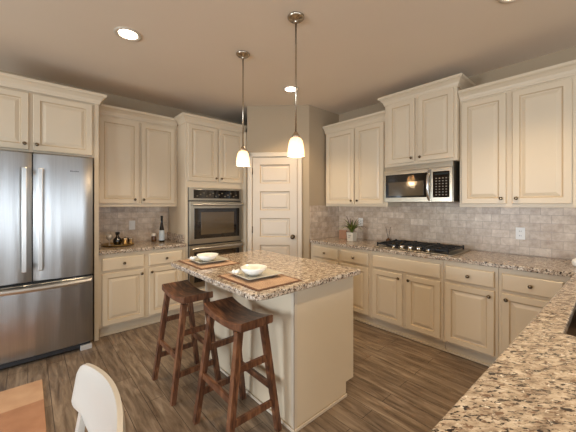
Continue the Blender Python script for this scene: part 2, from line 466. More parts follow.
kb.lathe([(0.032, 0), (0.032, 0.006), (0.012, 0.010), (0.011, 0.035), (0.026, 0.044), (0.030, 0.056), (0.024, 0.068), (0.008, 0.073)], kc, 20, kn)
kb.build('door_knob', BRONZE, door)
for z in (0.25, 1.05, 1.86):
    MB().lathe([(0.008, -0.045), (0.008, 0.045)], DG(DU0-.002, 0.026, z), 10).build('hinge', BRONZE, door)
tr = MB()
cas = [(0, 0), (0.004, .016), (0.02, .022), (0.055, .024), (0.064, .014), (.064, 0)]
for a, b, c, d in ((DU0-.066, DU0-.004, 0, DTOP+.066), (DU1+.004, DU1+.066, 0, DTOP+.066), (DU0-.066, DU1+.066, DTOP+.004, DTOP+.066)):
    tr.box(a, b, 0.0005, 0.036, c, d, bev=.008, fr=DG)
struct('trim_1', tr, TRIMM)
struct('trim_2', MB().box(DU0-.004, DU0+.004, .0005, .004, 0, DTOP, fr=DG).box(DU1-.004, DU1+.004, .0005, .004, 0, DTOP, fr=DG).box(DU0-.004, DU1+.004, .0005, .004, DTOP-.004, DTOP+.004, fr=DG), GLAZE)
struct('baseboard_pantry', MB().box(DU1+.07, .855, 0.0005, 0.015, 0, .13, bev=.003, fr=DG), TRIMM)
# tiled backsplashes
struct('backsplash_back', MB().box(.548, 1.468, YA-.012, YA-.0005, CT+.0005, 1.371), TILE_A)['kind'] = 'structure'
struct('backsplash_right', MB().box(XB-.012, XB-.0005, -.6, 2.793, CT+.0005, 1.371).box(XB-.012, XB-.0005, 1.05, 1.82, 1.372, 1.42), TILE_B)
struct('backsplash_pantry', MB().box(PX1+.012, XB-.0005, PY1-.012, PY1-.0005, CT+.0005, 1.385), TILE_A)

# ------------------------------------------------------------------ cabinet pieces
DOOR_R = [(0, 0), (0, .020), (.004, .024), (.050, .024), (.054, .017), (.060, .0155), (.064, .0145), (.092, .0225)]
DOOR_M = [0, 0, 0, 1, 1, 0, 0]
SLAB_R = [(0, 0), (0, .017), (.008, .024)]
def cab_door(root, fr, u0, u1, z0, z1, knob=None):
    d = MB().panel(fr, u0, u1, z0, z1, DOOR_R, 0.001, DOOR_M).build('door', [CREAM, GLAZE], root)
    if knob: knob_at(fr, knob[0], knob[1], d)
    return d
def cab_drawer(root, fr, u0, u1, z0, z1, name='drawer', knob=True):
    d = MB().panel(fr, u0, u1, z0, z1, SLAB_R, 0.001).build(name, CREAM, root)
    if knob: knob_at(fr, (u0+u1)/2, (z0+z1)/2, d)
    return d
def knob_at(fr, u, z, parent):
    MB().lathe([(0.007, 0), (0.006, 0.012), (0.013, 0.017), (0.0155, 0.022), (0.012, 0.028), (0.004, 0.030)], fr(u, 0.0245, z), 14, tuple(fr.n)).build('knob', BRONZE, parent)
def crown_prof(z): return [(0.0, z), (.010, z), (.012, z+.016), (.016, z+.022), (.022, z+.040), (.044, z+.066), (.056, z+.072), (.062, z+.080), (.062, z+.100), (0, z+.100)]
def body(root, x0, x1, y0, y1, z0, z1, name='body'):
    return MB(.0015).box(x0, x1, y0, y1, z0, z1).build(name, CREAM, root)

# ---- back wall: refrigerator surround and cabinet above
t = thing('refrigerator_cabinet', 'deep cream cabinet above the refrigerator with panel reaching the floor', 'cabinet', (0.02, FA, 0))
body(t, -.485, .505, FA-.02, YA-.003, 1.875, 2.43)
MB(.002).box(.506, .545, FA-.03, YA-.003, 0, 2.43).build('side_panel', CREAM, t)
MB(.002).box(-.525, -.486, FA-.03, YA-.003, 0, 2.43).build('side_panel', CREAM, t)
f = FRA(FA-.02)
cab_door(t, f, -.44, .006, 1.892, 2.405, (-.022, 1.945))
cab_door(t, f, .035, .488, 1.892, 2.405, (.062, 1.945))
MB().sweep([(-.525, YA-.003), (-.525, FA-.03), (.545, FA-.03), (.545, UA-.064)], crown_prof(2.425)).build('crown_moulding', CREAM, t)

# ---- back wall: upper cabinet over the small counter
t = thing('upper_cabinet', 'cream double door upper cabinet between the refrigerator and the wall ovens', 'cabinet', (1.0, UA, 1.372), 'wall cabinets')
body(t, .547, 1.468, UA, YA-.003, 1.372, 2.43)
f = FRA(UA)
cab_door(t, f, .590, 1.003, 1.412, 2.385, (.955, 1.457))
cab_door(t, f, 1.028, 1.430, 1.412, 2.385, (1.052, 1.457))
MB().sweep([(.549, UA), (1.466, UA)], crown_prof(2.415)).build('crown_moulding', CREAM, t)

# ---- tall oven cabinet
OX0, OX1 = 1.472, 2.356
t = thing('oven_cabinet', 'tall cream cabinet with two upper doors housing the double wall oven', 'cabinet', (1.9, FA, 0))
ob = MB(.0015)
ob.box(OX0, 1.500, FA, YA-.003, .10, 2.43); ob.box(2.29, 2.275+.001, FA, FA+.001, .1, .2, bev=0)
ob.box(2.276, OX1-.002, FA, YA-.003, .10, 2.43); ob.box(1.500, 2.276, FA, YA-.003, 1.618, 2.43); ob.box(1.500, 2.276, FA, YA-.003, .10, .335)
ob.build('body', CREAM, t)
MB(.001).box(2.303, 2.3555, FA-.088, FA-.0005, .10, 2.424).build('filler_strip', CREAM, t)
MB().box(OX0+.01, OX1-.003, FA+.07, FA+.09, 0, .0999).build('toe_kick', TOE, t)
f = FRA(FA)
cab_door(t, f, 1.494, 1.897, 1.700, 2.41, (1.872, 1.745))
cab_door(t, f, 1.926, 2.300, 1.700, 2.41, (1.951, 1.745))
cab_drawer(t, f, 1.52, 2.26, .135, .315)
MB().sweep([(OX0, UA-.064), (OX0, FA), (2.345, FA)], crown_prof(2.425)).build('crown_moulding', CREAM, t)

# ---- double wall oven
t = thing('double_wall_oven', 'stainless double wall oven stacked in the tall cream cabinet', 'oven', (1.888, FA-.02, .34))
MB(.002).box(1.503, 2.273, FA-.004, FA+.5, .338, 1.615).build('body', GREYM, t)
f = FRA(FA-.004)
cp = MB(.002).box(1.503, 2.273, .0, .022, 1.452, 1.615, fr=f).build('control_panel', STEELO, t)
MB(.001).box(1.562, 2.232, .0225, .0245, 1.478, 1.590, fr=f).build('display', BGLASS, cp)
for k in range(14):
    MB().box(1.60+k*.044, 1.622+k*.044, .025, .0262, 1.50+.02*(k % 3), 1.515+.02*(k % 3), fr=f).build('touch_key', plain('key_print', (92, 82, 64), .5) if k == 0 else MATS['key_print'], cp)
for z0, z1 in ((.895, 1.435), (.345, .880)):
    d = MB(.003).box(1.506, 2.270, .0, .034, z0, z1, fr=f).build('oven_door', STEELO, t)
    w = MB(.001).box(1.566, 2.226, .0345, .036, z0+.065, z1-.085, fr=f).build('window_frame', BGLASS, d)
    MB(.001).box(1.655, 2.140, .0365, .0372, z0+.115, z1-.135, fr=f).build('window_pane', OVWIN, d)
    hm = MB(); hz = z1-.038
    hm.tube([f(1.525, .078, hz), f(2.251, .078, hz)], .016, 12); hm.tube([f(1.545, .034, hz), f(1.545, .078, hz)], .010); hm.tube([f(2.231, .034, hz), f(2.231, .078, hz)], .010)
    hm.build('handle', STEELH, d, 40)

# ---- back wall base cabinet
def base_unit(label, fr, u0, u1, bx, doors, drawers, loc, group='base cabinets', toe=None):
    """doors: (u0,u1,knob_u); drawers: (u0,u1,has_knob)"""
    t = thing('base_cabinet', label, 'cabinet', loc, group)
    x0, x1, y0, y1 = bx
    body(t, x0, x1, y0, y1, .105, .874)
    MB(.001).box(*toe[0:4], 0, .104).build('toe_kick', TOE, t)
    for a, b, k in doors: cab_door(t, fr, a, b, .128, .672, (k, .625))
    for a, b, kn in drawers: cab_drawer(t, fr, a, b, .697, .832, 'drawer' if kn else 'false_front', kn)
    return t
base_unit('cream base cabinet with two drawers beside the refrigerator, under the small counter', FRA(FA), 0, 0, (.548, 1.469, FA, YA-.003),
          [(.575, .985, .955), (1.035, 1.420, 1.062)], [(.575, .985, True), (1.035, 1.420, True)], (1.0, FA, 0), toe=(.549, 1.469, FA+.055, FA+.075))
o = tag(bevel_mod_obj := MB().box(.549, 1.468, YA-.627-.01, YA-.013, .876, CT).build('granite_countertop', GRAN), 'short speckled granite countertop between refrigerator panel and oven cabinet', 'countertop')
ORIGIN[o.name] = Vector((0, 0, 0)); bevel_mod(o, .006)
s_ = MB(.003).box(1.447, 1.467, FA+.03, YA-.014, CT+.001, CT+.10).build('side_splash', GRAN, o)
MB(.003).box(.550, .570, FA+.03, YA-.014, CT+.001, CT+.10).build('side_splash', GRAN, o)

# ---- right wall base cabinets (u = -y)
fB = FRB(FB)
tB = lambda a, b: (FB+.055, FB+.075, a+.001, b-.001)
base_unit('narrow cream base cabinet next to the pantry corner', fB, 0, 0, (FB, XB-.003, 2.295, 2.800),
          [(-2.735, -2.320, -2.36)], [(-2.735, -2.320, True)], (FB, 2.55, 0), toe=tB(2.295, 2.800))
base_unit('cream base cabinet left of the cooktop, partly hidden behind the island corner', fB, 0, 0, (FB, XB-.003, 1.853, 2.293),
          [(-2.272, -1.882, -2.24)], [(-2.272, -1.882, True)], (FB, 2.07, 0), toe=tB(1.853, 2.293))
base_unit('wide cream base cabinet under the cooktop with plain false drawer front', fB, 0, 0, (FB, XB-.003, 1.079, 1.851),
          [(-1.822, -1.476, -1.507), (-1.430, -1.100, -1.400)], [(-1.822, -1.100, False)], (FB, 1.46, 0), toe=tB(1.079, 1.851))
base_unit('cream base cabinet right of the cooktop with one drawer over one door', fB, 0, 0, (FB, XB-.003, .647, 1.077),
          [(-1.055, -.672, -.705)], [(-1.055, -.672, True)], (FB, .86, 0), toe=tB(.647, 1.077))
base_unit('cream base cabinet in the corner where the foreground granite counter meets the wall run', fB, 0, 0, (FB, XB-.003, .190, .645),
          [(-.620, -.250, -.588)], [(-.620, -.250, True)], (FB, .42, 0), toe=tB(.190, .645))
# shoe line of the right and back runs
struct('trim_3', MB(.002).box(FB+.040, FB+.054, .19, 2.80, .0005, .018), CREAM)
struct('trim_4', MB(.002).box(.549, 1.469, FA+.040, FA+.054, .0005, .018), CREAM)

# peninsula cabinet (kitchen side faces +y) under the foreground counter
t = thing('peninsula_cabinet', 'cream cabinet run under the foreground granite counter', 'cabinet', (1.7, -.1, 0))
pb = MB(.0015)
pb.box(.52, FB-.003, -.36, -.34, .105, .874); pb.box(.52, .54, -.34, .19, .105, .874); pb.box(.54, 1.45, -.34, .19, .105, .874); pb.box(2.28, FB-.003, -.34, .188, .105, .874); pb.box(1.45, 2.28, .17, .19, .105, .874); pb.box(1.45, 2.28, -.34, .17, .105, .125)
pb.build('body', CREAM, t)
MB(.001).box(.54, FB-.003, -.30, .12, 0, .104).build('toe_kick', TOE, t)
fP = Frame((0, .190, 0), (-1, 0, 0), (0, 1, 0))
for a, b in ((-1.44, -.99), (-.98, -.55), (-1.86, -1.46), (-2.27, -1.87)): cab_door(t, fP, a, b, .128, .672, (b-.04, .625))

# ---- L-shaped counter: wall run plus foreground peninsula, with sink cut-out
SX0, SX1, SY0, SY1 = 1.500, 2.22, -.29, .130
xs = [.45, SX0, SX1, 2.888, XB-.001]; ys = [-.42, SY0, SY1, .228, 2.793]
def keep(i, j):
    if j == 3: return i == 3
    return not (i == 1 and j == 1)
cm = MB().grid_slab(xs, ys, keep, .8755, CT)
for v in cm.bm.verts:
    if abs(v.co.y-.228) < 1e-4: v.co.y = .2847-.0324*v.co.x
o = cm.build('granite_countertop', GRAN)
tag(o, 'long L-shaped speckled granite countertop running from the foreground to the pantry corner', 'countertop'); bevel_mod(o, .006)
sk = MB()
sx0, sx1, sy0, sy1, zb = SX0-.004, SX1+.004, SY0-.004, SY1+.004, .70
rg = lambda i, z: [Vector(p) for p in ((sx0+i, sy0+i, z), (sx1-i, sy0+i, z), (sx1-i, sy1-i, z), (sx0+i, sy1-i, z))]
sk.loft([rg(-.012, .8745), rg(0, .8745), rg(.012, .73), rg(.04, zb), rg(.045, zb)], False, True)
sk.loft([rg(-.012, .8740), rg(-.001, .8740), rg(.010, .728), rg(.038, zb-.003), rg(.045, zb-.003)], False, True)
o = tag(sk.build('sink', SINKM), 'brownish steel undermount sink in the foreground granite counter', 'sink')
ORIGIN[o.name] = Vector((0, 0, 0))
MB().lathe([(.045, 0), (.045, .003), (.03, .004), (.028, .001)], ((sx0+sx1)/2, (sy0+sy1)/2, zb+.0005), 20).build('drain', NICKEL, o)

# ---- right wall uppers
fU = FRB(UB)
t = thing('upper_cabinet', 'cream double door upper cabinet left of the microwave, beside the pantry', 'cabinet', (UB, 2.3, 1.372), 'wall cabinets')
body(t, UB, XB-.003, 1.812, 2.780, 1.372, 2.43)
cab_door(t, fU, -2.745, -2.283, 1.405, 2.395, (-2.315, 1.448))
cab_door(t, fU, -2.255, -1.852, 1.405, 2.395, (-2.222, 1.448))
MB().sweep([(UB, 2.790), (UB, 1.814)], crown_prof(2.415)).build('crown_moulding', CREAM, t)
UM = 3.150
t = thing('upper_cabinet', 'raised cream double door upper cabinet directly above the microwave', 'cabinet', (UM, 1.43, 1.835), 'wall cabinets')
body(t, UM, XB-.003, 1.034, 1.809, 1.835, 2.57)
fM = FRB(UM)
cab_door(t, fM, -1.760, -1.450, 1.862, 2.552, (-1.478, 1.905))
cab_door(t, fM, -1.412, -1.062, 1.862, 2.552, (-1.384, 1.905))
MB().sweep([(XB-.003, 1.809), (UM, 1.809), (UM, 1.034), (XB-.003, 1.034)], crown_prof(2.555)).build('crown_moulding', CREAM, t)
t = thing('upper_cabinet', 'cream double door upper cabinet at the right edge, right of the microwave', 'cabinet', (UB, .6, 1.372), 'wall cabinets')
body(t, UB, XB-.003, .150, 1.031, 1.372, 2.43)
cab_door(t, fU, -1.008, -.652, 1.405, 2.395, (-.684, 1.452))
cab_door(t, fU, -.605, -.226, 1.405, 2.395, (-.574, 1.452))
MB().sweep([(UB, 1.029), (UB, .150), (XB-.003, .150)], crown_prof(2.415)).build('crown_moulding', CREAM, t)

# ---- microwave
MX = 3.128
t = thing('microwave', 'stainless over-the-range microwave mounted under the raised cabinet', 'microwave', (MX, 1.44, 1.418))
MB(.003).box(MX+.012, XB-.014, 1.066, 1.806, 1.425, 1.833).build('body', STEELO, t)
fm = FRB(MX+.011)
MB(.003).box(-1.806, -1.066, 0, .012, 1.775, 1.833, fr=fm).build('vent_grille', STEELO, t)
d = MB(.003).box(-1.804, -1.272, 0, .022, 1.425, 1.773, fr=fm).build('door', STEELO, t)
w = MB(.001).box(-1.782, -1.300, .0222, .024, 1.475, 1.735, fr=fm).build('window', BGLASS, d)
MB(.001).box(-1.745, -1.345, .0242, .0250, 1.495, 1.650, fr=fm).build('window_mesh', OVWIN, d)
hm = MB(); pts = [fm(-1.288, .022+.045*math.sin(PI*min(1, max(0, k/12)))**.6, 1.445+.31*k/12) for k in range(13)]
hm.tube(pts, .014, 10); hm.build('handle', STEELH, d, 40)
cp = MB(.003).box(-1.270, -1.068, 0, .022, 1.425, 1.773, fr=fm).build('control_panel', STEELO, t)
MB(.001).box(-1.252, -1.092, .0222, .024, 1.470, 1.735, fr=fm).build('keypad', BGLASS, cp)
kp = plain('keypad_print', (120, 112, 98), .5)
for r_ in range(7):
    for c_ in range(4):
        MB().box(-1.225+c_*.032, -1.210+c_*.032, .0243, .0252, 1.492+r_*.028, 1.502+r_*.028, fr=fm).build('key', kp, cp)
MB(.001).box(-1.235, -1.105, .0243, .0250, 1.700, 1.722, fr=fm).build('display', plain('display_dark', (40, 46, 44), .1), cp)

# ---- refrigerator
t = thing('refrigerator', 'stainless french door refrigerator with bottom freezer drawer at the left', 'refrigerator', (.03, 3.5, 0))
RX0, RX1, RF = -.405, .475, 3.385
MB(.004).box(RX0+.01, RX1-.012, RF+.075, YA-.03, .03, 1.845).build('body', GREYM, t)
def bowed(x0, x1, z0, z1, bulge, name, mat):
    mb = MB(); N = 14; w = x1-x0; front = []; xc = (x0+x1)/2
    prof = []
    for k in range(N+1):
        u = k/N; x = x0+w*u
        e = 1-abs(2*u-1)**10
        prof.append((x, RF+.004-bulge*(1-(2*u-1)**2)+.016*(1-e)))
    ringz = []
    for z, ins in ((z0, .006), (z0+.006, 0), (z1-.006, 0), (z1, .006)):
        ringz.append([Vector((x, y+ins, z)) for x, y in prof]+[Vector((x1-.001, RF+.070, z)), Vector((x0+.001, RF+.070, z))])
    mb.loft(ringz, True, True, None, True)
    return mb.build(name, mat, t, 35)
dl = bowed(RX0, .026, .722, 1.850, .012, 'fridge_door', STEEL)
dr = bowed(.034, RX1, .722, 1.850, .012, 'fridge_door', STEEL)
dw = bowed(RX0, RX1, .072, .702, .014, 'freezer_drawer', STEEL)
MB().box(RX0+.01, RX1-.01, RF+.03, RF+.074, .700, .724).build('gasket', DARK, t)
MB().box(.024, .036, RF+.03, RF+.074, .73, 1.84).build('gasket', DARK, t)
for xa, xb, dd in ((-.040, -.004, dl), (.064, .100, dr)):
    hb = MB(.006); hb.box(xa, xb, RF-.066, RF-.046, .82, 1.715)
    for z in (.86, 1.675): hb.box(xa+.008, xb-.008, RF-.047, RF-.002, z-.02, z+.02, bev=.003)
    hb.build('handle', STEELH, dd)
hb = MB(); rings = []
for k in range(17):
    u = k/16; x = -.385+.842*u; y = RF-.030-.045*math.sin(PI*u)
    z = .672
    rings.append([Vector((x, y+a, z+b)) for a, b in ((-.012, -.018), (.010, -.024), (.010, .024), (-.012, .018), (-.018, 0))])
hb.loft(rings, True, True, None, False)
for x in (-.37, .442): hb.box(x-.014, x+.014, RF-.035, RF+.01, .652, .692, bev=.003)
hb.build('handle', STEELH, dw, 30)
MB(.004).box(RX0+.02, RX1-.02, RF+.035, RF+.075, .018, .071).build('base_grille', GREYM, t)
ft = MB(.004); ft.box(.375, .468, RF+.005, RF+.045, .0, .045); ft.build('foot', plain('foot_grey', (176, 172, 166), .4), t)
MB(.004).box(-.40, -.31, RF+.005, RF+.045, .0, .045).build('foot', MATS['foot_grey'], t)
bd = MB(); x = .295                                         # small maker's badge, letters too small to read
for k, w in enumerate((.009, .006, .004, .006, .005, .006, .005, .006)):
    bd.box(x, x+w*.75, RF-.013, RF-.008, 1.704, 1.714 if k in (0, 1, 5) else 1.711, bev=0); x += w+.0025
bd.build('badge', GREYM, dr)

# ---- cooktop
CY0, CY1, CX0, CX1 = 1.005, 1.830, 2.940, 3.430
t = thing('gas_cooktop', 'stainless gas cooktop with black grates set in the granite under the microwave', 'cooktop', (3.21, 1.445, CT))
MB(.004).box(CX0, CX1, CY0, CY1, CT+.0005, CT+.014).build('tray', STEELO, t)
zt = CT+.014
for k in range(3):
    ya = CY0+.045+k*.255; yb = ya+.250; g = MB(.0015); xa, xb = CX0+(.03 if k != 1 else .12), CX1-.025
    top = zt+.036
    for y in (ya, yb-.014): g.box(xa, xb, y, y+.014, top-.016, top)
    for x in (xa, xb-.014): g.box(x, x+.014, ya, yb, top-.016, top)
    ym = (ya+yb)/2
    g.box(xa, xb, ym-.006, ym+.006, top-.012, top+.003)
    for j in range(1, 5): x = xa+(xb-xa)*j/5; g.box(x-.006, x+.006, ya+.03, yb-.03, top-.012, top+.003)
    for x in (xa, xb-.014):
        for y in (ya, yb-.014): g.box(x, x+.014, y, y+.014, zt+.0005, top+.008)
    g.build('grate', BLACK, t)
for x, y in ((3.09, 1.18), (3.33, 1.18), (3.23, 1.445), (3.09, 1.71), (3.33, 1.71)):
    MB().lathe([(.045, 0), (.045, .008), (.034, .010), (.034, .018), (.030, .020)], (x, y, zt), 20).build('burner', BLACK, t)
for k in range(5):
    MB().lathe([(.027, 0), (.025, .026), (.020, .032), (.004, .033)], (CX0+.060, 1.25+k*.092, zt), 16).build('knob', SILVER, t)

# ---- island
IX0, IX1, IY0, IY1 = 1.22, 1.828, 1.312, 2.50
t = thing('kitchen_island', 'freestanding cream island base with plain panelled sides in the room centre', 'island', (1.52, 1.9, 0))
MB(.001).box(IX0+.018, IX1, IY0+.018, IY1-.018, .105, .874).build('body', CREAM, t)
MB(.001).box(IX0+.018, IX1-.092, IY0+.018, IY1-.018, 0, .1045).build('toe_kick', TOE, t)
e = MB(.001)
e.loft([[Vector((x, y, z)) for x, z in ((IX0, 0), (IX1-.09, 0), (IX1-.09, .10), (IX1, .10), (IX1, .874), (IX0, .874))] for y in (IY0, IY0+.0175)])
e.build('end_panel', CREAM, t)
MB(.001).box(IX0, IX0+.0175, IY0+.018, IY1-.018, 0, .874).build('back_panel', CREAM, t)
e = MB(.001)
e.loft([[Vector((x, y, z)) for x, z in ((IX0, 0), (IX1-.09, 0), (IX1-.09, .10), (IX1, .10), (IX1, .874), (IX0, .874))] for y in (IY1-.0175, IY1)])
e.build('end_panel', CREAM, t)
c = MB(.002).box(IX0-.006, IX0-.0003, IY0-.006, IY0+.022, 0, .874)
c.box(IX0-.006, IX0+.022, IY0-.006, IY0-.0003, 0, .874).build('corner_trim', TRIMM, t)
MB(.002).box(IX0-.006, IX0-.0003, IY1-.022, IY1+.006, 0, .874).build('corner_trim', TRIMM, t)
MB(.003).box(IX0-.006, IX1-.092, IY0-.014, IY0-.0065, 0.0005, .022).build('shoe_moulding', TRIMM, t)
MB(.003).box(IX0-.014, IX0-.0065, IY0-.014, IY1+.006, 0.0005, .022).build('shoe_moulding', TRIMM, t)
fI = Frame((IX1, 0, 0), (0, 1, 0), (1, 0, 0))
for a, b in ((1.35, 1.88), (1.92, 2.46)):
    cab_door(t, fI, a, b, .128, .672, (b-.04 if a < 1.5 else a+.04, .625)); cab_drawer(t, fI, a, b, .697, .832)
def rrect(x0, x1, y0, y1, r, n=7, r2=None):
    pts = []; q = r2 or r
    for cx, cy, a0, r in ((x1-q, y1-q, 0, q), (x0+r, y1-r, 90, r), (x0+r, y0+r, 180, r), (x1-q, y0+q, 270, q)):
        for k in range(n): a = R(a0+90*k/(n-1)); pts.append((cx+r*math.cos(a), cy+r*math.sin(a)))
    return pts
TX0, TX1, TY0, TY1 = .895, 1.866, 1.262, 2.535
P = rrect(TX0, TX1, TY0, TY1, .075, r2=.018)
cx, cy = (TX0+TX1)/2, (TY0+TY1)/2
ins = lambda i, z: [Vector((x-(i if x > cx else -i), y-(i if y > cy else -i), z)) for x, y in P]
o = MB().loft([ins(.008, .8755), ins(.001, .880), ins(0, .886), ins(0, .904), ins(.002, .910), ins(.008, CT)]).build('granite_countertop', GRAN)
tag(o, 'speckled granite island top with rounded corners, overhanging the stools', 'countertop')

# ---- bar stools
def leg_pts(sx, sy): return Vector((sx*.178, sy*.198, 0)), Vector((sx*.083, sy*.165, .70))
def make_stool(loc, label):
    t = thing('bar_stool', label, 'stool', loc, 'backless stools at the island'); L = Vector(loc)
    mb = MB(); N = 14; rings = []
    for k in range(N+1):
        v = -1+2*k/N; y = v*.228; up = .034*v*v
        zt_, zb_ = .708+up, .668+up*.72
        hw = .112
        rings.append([L+Vector((x, y, z)) for x, z in ((-hw+.006, zb_), (hw-.006, zb_), (hw, zb_+.006), (hw, zt_-.006), (hw-.006, zt_), (-hw+.006, zt_), (-hw, zt_-.006), (-hw, zb_+.006))])
    mb.loft(rings, True, True, None, True).build('seat', STOOLM, t, 35)
    for sx in (-1, 1):
        for sy in (-1, 1):
            a, b = leg_pts(sx, sy); b = a+(b-a)*.962
            MB().beam(L+a, L+b, .034, .038).build('leg', STOOLM, t)
    def at(sx, sy, z): a, b = leg_pts(sx, sy); return a+(b-a)*(z/.70)
    for sy in (-1, 1):
        for z in (.185, .465): MB().beam(L+at(-1, sy, z), L+at(1, sy, z), .036, .036, (0, 0, 1), .02, .02).build('stretcher', STOOLM, t)
    for sx, z in ((-1, .30), (1, .275)): MB().beam(L+at(sx, -1, z), L+at(sx, 1, z), .036, .036, (0, 0, 1), .02, .02).build('stretcher', STOOLM, t)
    return t
st1 = make_stool((.935, 2.255, 0), 'farther dark wood saddle seat stool, nearer the base cabinets and ovens')
def copy_tree(o, parent=None):
    c = o.copy(); COL.objects.link(c)
    if parent is not None: c.parent = parent
    for ch in list(o.children): copy_tree(ch, c)
    return c
st2 = copy_tree(st1); st2.location = (.982, 1.590, 0)
st2['label'] = 'nearer dark wood saddle seat stool, in front of the island corner'

# ---- pendants
def pendant(x, y, label):
    t = thing('pendant_lamp', label, 'lamp', (x, y, H), 'pendants above the island')
    MB().lathe([(.062, -.0005), (.062, -.008), (.050, -.020), (.018, -.026), (.012, -.040), (.008, -.050)], (x, y, H), 28).build('canopy', NICKEL, t)
    MB().tube([(x, y, H-.04), (x, y, 1.915)], .0062, 12).build('rod', NICKEL, t)
    MB().lathe([(.008, 1.93), (.014, 1.925), (.020, 1.91), (.030, 1.900), (.033, 1.886), (.025, 1.884)], (x, y, 0), 24).build('socket_cap', NICKEL, t)
    out = [(.024, 1.886), (.037, 1.880), (.048, 1.862), (.056, 1.827), (.060, 1.790), (.062, 1.750)]
    inn = [(r-.003, z) for r, z in reversed(out)]
    MB().lathe(out+inn, (x, y, 0), 32, cap0=False, cap1=False).build('glass_shade', SHADE, t)
    MB().lathe([(.004, 1.868), (.012, 1.862), (.014, 1.845), (.022, 1.82), (.025, 1.80), (.020, 1.782), (.008, 1.775)], (x, y, 0), 16).build('bulb', BULB, t)
    l = bpy.data.lights.new('pendant_bulb_light', 'POINT'); l.energy = PEND_W; l.color = WARM; l.shadow_soft_size = .03
    lo = bpy.data.objects.new('pendant_bulb_light', l); COL.objects.link(lo); lo.location = (x, y, 1.755)
pendant(1.464, 1.555, 'nearer pendant lamp, right of the pair, hung over the near end of the island')
pendant(1.464, 2.258, 'farther pendant lamp, left of the pair, hung before the tall oven cabinet')

# ---- recessed ceiling lights
def downlight(x, y, label):
    t = thing('recessed_light', label, 'light', (x, y, H), 'recessed ceiling lights')
    MB().lathe([(.100, -.0005), (.100, -.006), (.088, -.010), (.072, -.006), (.068, -.0012)], (x, y, H), 32, cap0=False, cap1=False).build('trim_ring', TRIMM, t)
    MB().lathe([(.0675, -.0045), (.0675, -.0005)], (x, y, H), 28).build('lens', LENS, t)
    l = bpy.data.lights.new('ceiling_spot', 'SPOT'); l.energy = DOWN_W; l.color = WARM; l.spot_size = R(112); l.spot_blend = .6; l.shadow_soft_size = .06
    lo = bpy.data.objects.new('ceiling_spot', l); COL.objects.link(lo); lo.location = (x, y, H-.03)
downlight(.602, 2.610, 'lit recessed ceiling light at the upper left, above the refrigerator front')
downlight(2.333, 2.562, 'lit recessed ceiling light behind the nearer pendant rod, before the pantry door')
downlight(2.352, .425, 'recessed ceiling light cut by the top edge of the picture, at the right')

for bx_, by_, where in ((.602, .425, 'between the breakfast chair and the island'), (-1.6, -1.4, 'above the breakfast area'), (.602, -1.4, 'behind the foreground counter'), (2.352, -1.4, 'beyond the foreground counter to the right'), (-1.6, 1.2, 'above the rug side of the room')):  # extra downlights added out of view to fill the room with light
    downlight(bx_, by_, 'added fill downlight %s, outside the picture' % where)
# ---- table settings on the island
def placemat(x0, x1, y0, y1, label):
    t = thing('placemat', label, 'placemat', ((x0+x1)/2, (y0+y1)/2, CT+.0008), 'woven placemats')
    z = CT+.0008
    MB().prism(rrect(x0, x1, y0, y1, .012, 4), z, z+.003).build('border', MATB, t)
    MB().prism(rrect(x0+.018, x1-.018, y0+.018, y1-.018, .008, 4), z+.0031, z+.0042).build('weave', MATW, t)
placemat(.950, 1.300, 1.318, 1.790, 'woven brown placemat at the near end of the island')
placemat(.955, 1.300, 2.040, 2.500, 'woven brown placemat at the far end of the island, toward the ovens')
def plate(x, y, ang, hw, label):
    z = CT+.0055; rings = []
    ca, sa = math.cos(ang), math.sin(ang)
    for w, h in ((.60, 0), (.62, 0), (.70, .006), (1.0, .019), (1.0, .022), (.97, .022), (.70, .0095), (.62, .007)):
        rings.append([Vector((x+ca*a*hw*w-sa*b*hw*w, y+sa*a*hw*w+ca*b*hw*w, z+h)) for a, b in ((-1, -1), (1, -1), (1, 1), (-1, 1))])
    return tag(MB().loft(rings).build('square_plate', PLATEM), label, 'plate', 'square plates')
plate(1.142, 1.608, R(-3), .134, 'square grey green plate under the nearer bowl')
plate(1.135, 2.275, R(-3), .130, 'square grey green plate under the farther bowl')
def bowl(x, y, r, label):
    z = CT+.0135
    prof = [(.034, 0), (.036, .006), (.055, .012), (r*.86, .032), (r, .054), (r-.003, .055), (r*.82, .034), (.050, .016), (.03, .012), (.001, .011)]
    return tag(MB().lathe(prof, (x, y, z), 36, cap1=False).build('bowl', WHITE), label, 'bowl', 'white bowls')
bowl(1.125, 1.605, .089, 'white round bowl on the nearer square plate')
bowl(1.120, 2.265, .089, 'white round bowl on the farther square plate')
def napkin(x, y, label):
    mb = MB(); z = CT+.024
    for k, (dx, dy, r) in enumerate(((0, 0, .018), (.020, .012, .014), (-.012, .018, .013))):
        mb.lathe([(.001, 0), (r*.8, .003), (r, .012), (r*.8, .020), (.001, .026)], (x+dx, y+dy, z), 14)
    return tag(mb.build('napkin_knot', WHITE), label, 'napkin', 'small white knots on the plates')
napkin(1.040, 1.680, 'small white knotted shape on the left corner of the nearer plate')
napkin(1.035, 2.345, 'small white knotted shape on the left corner of the farther plate')

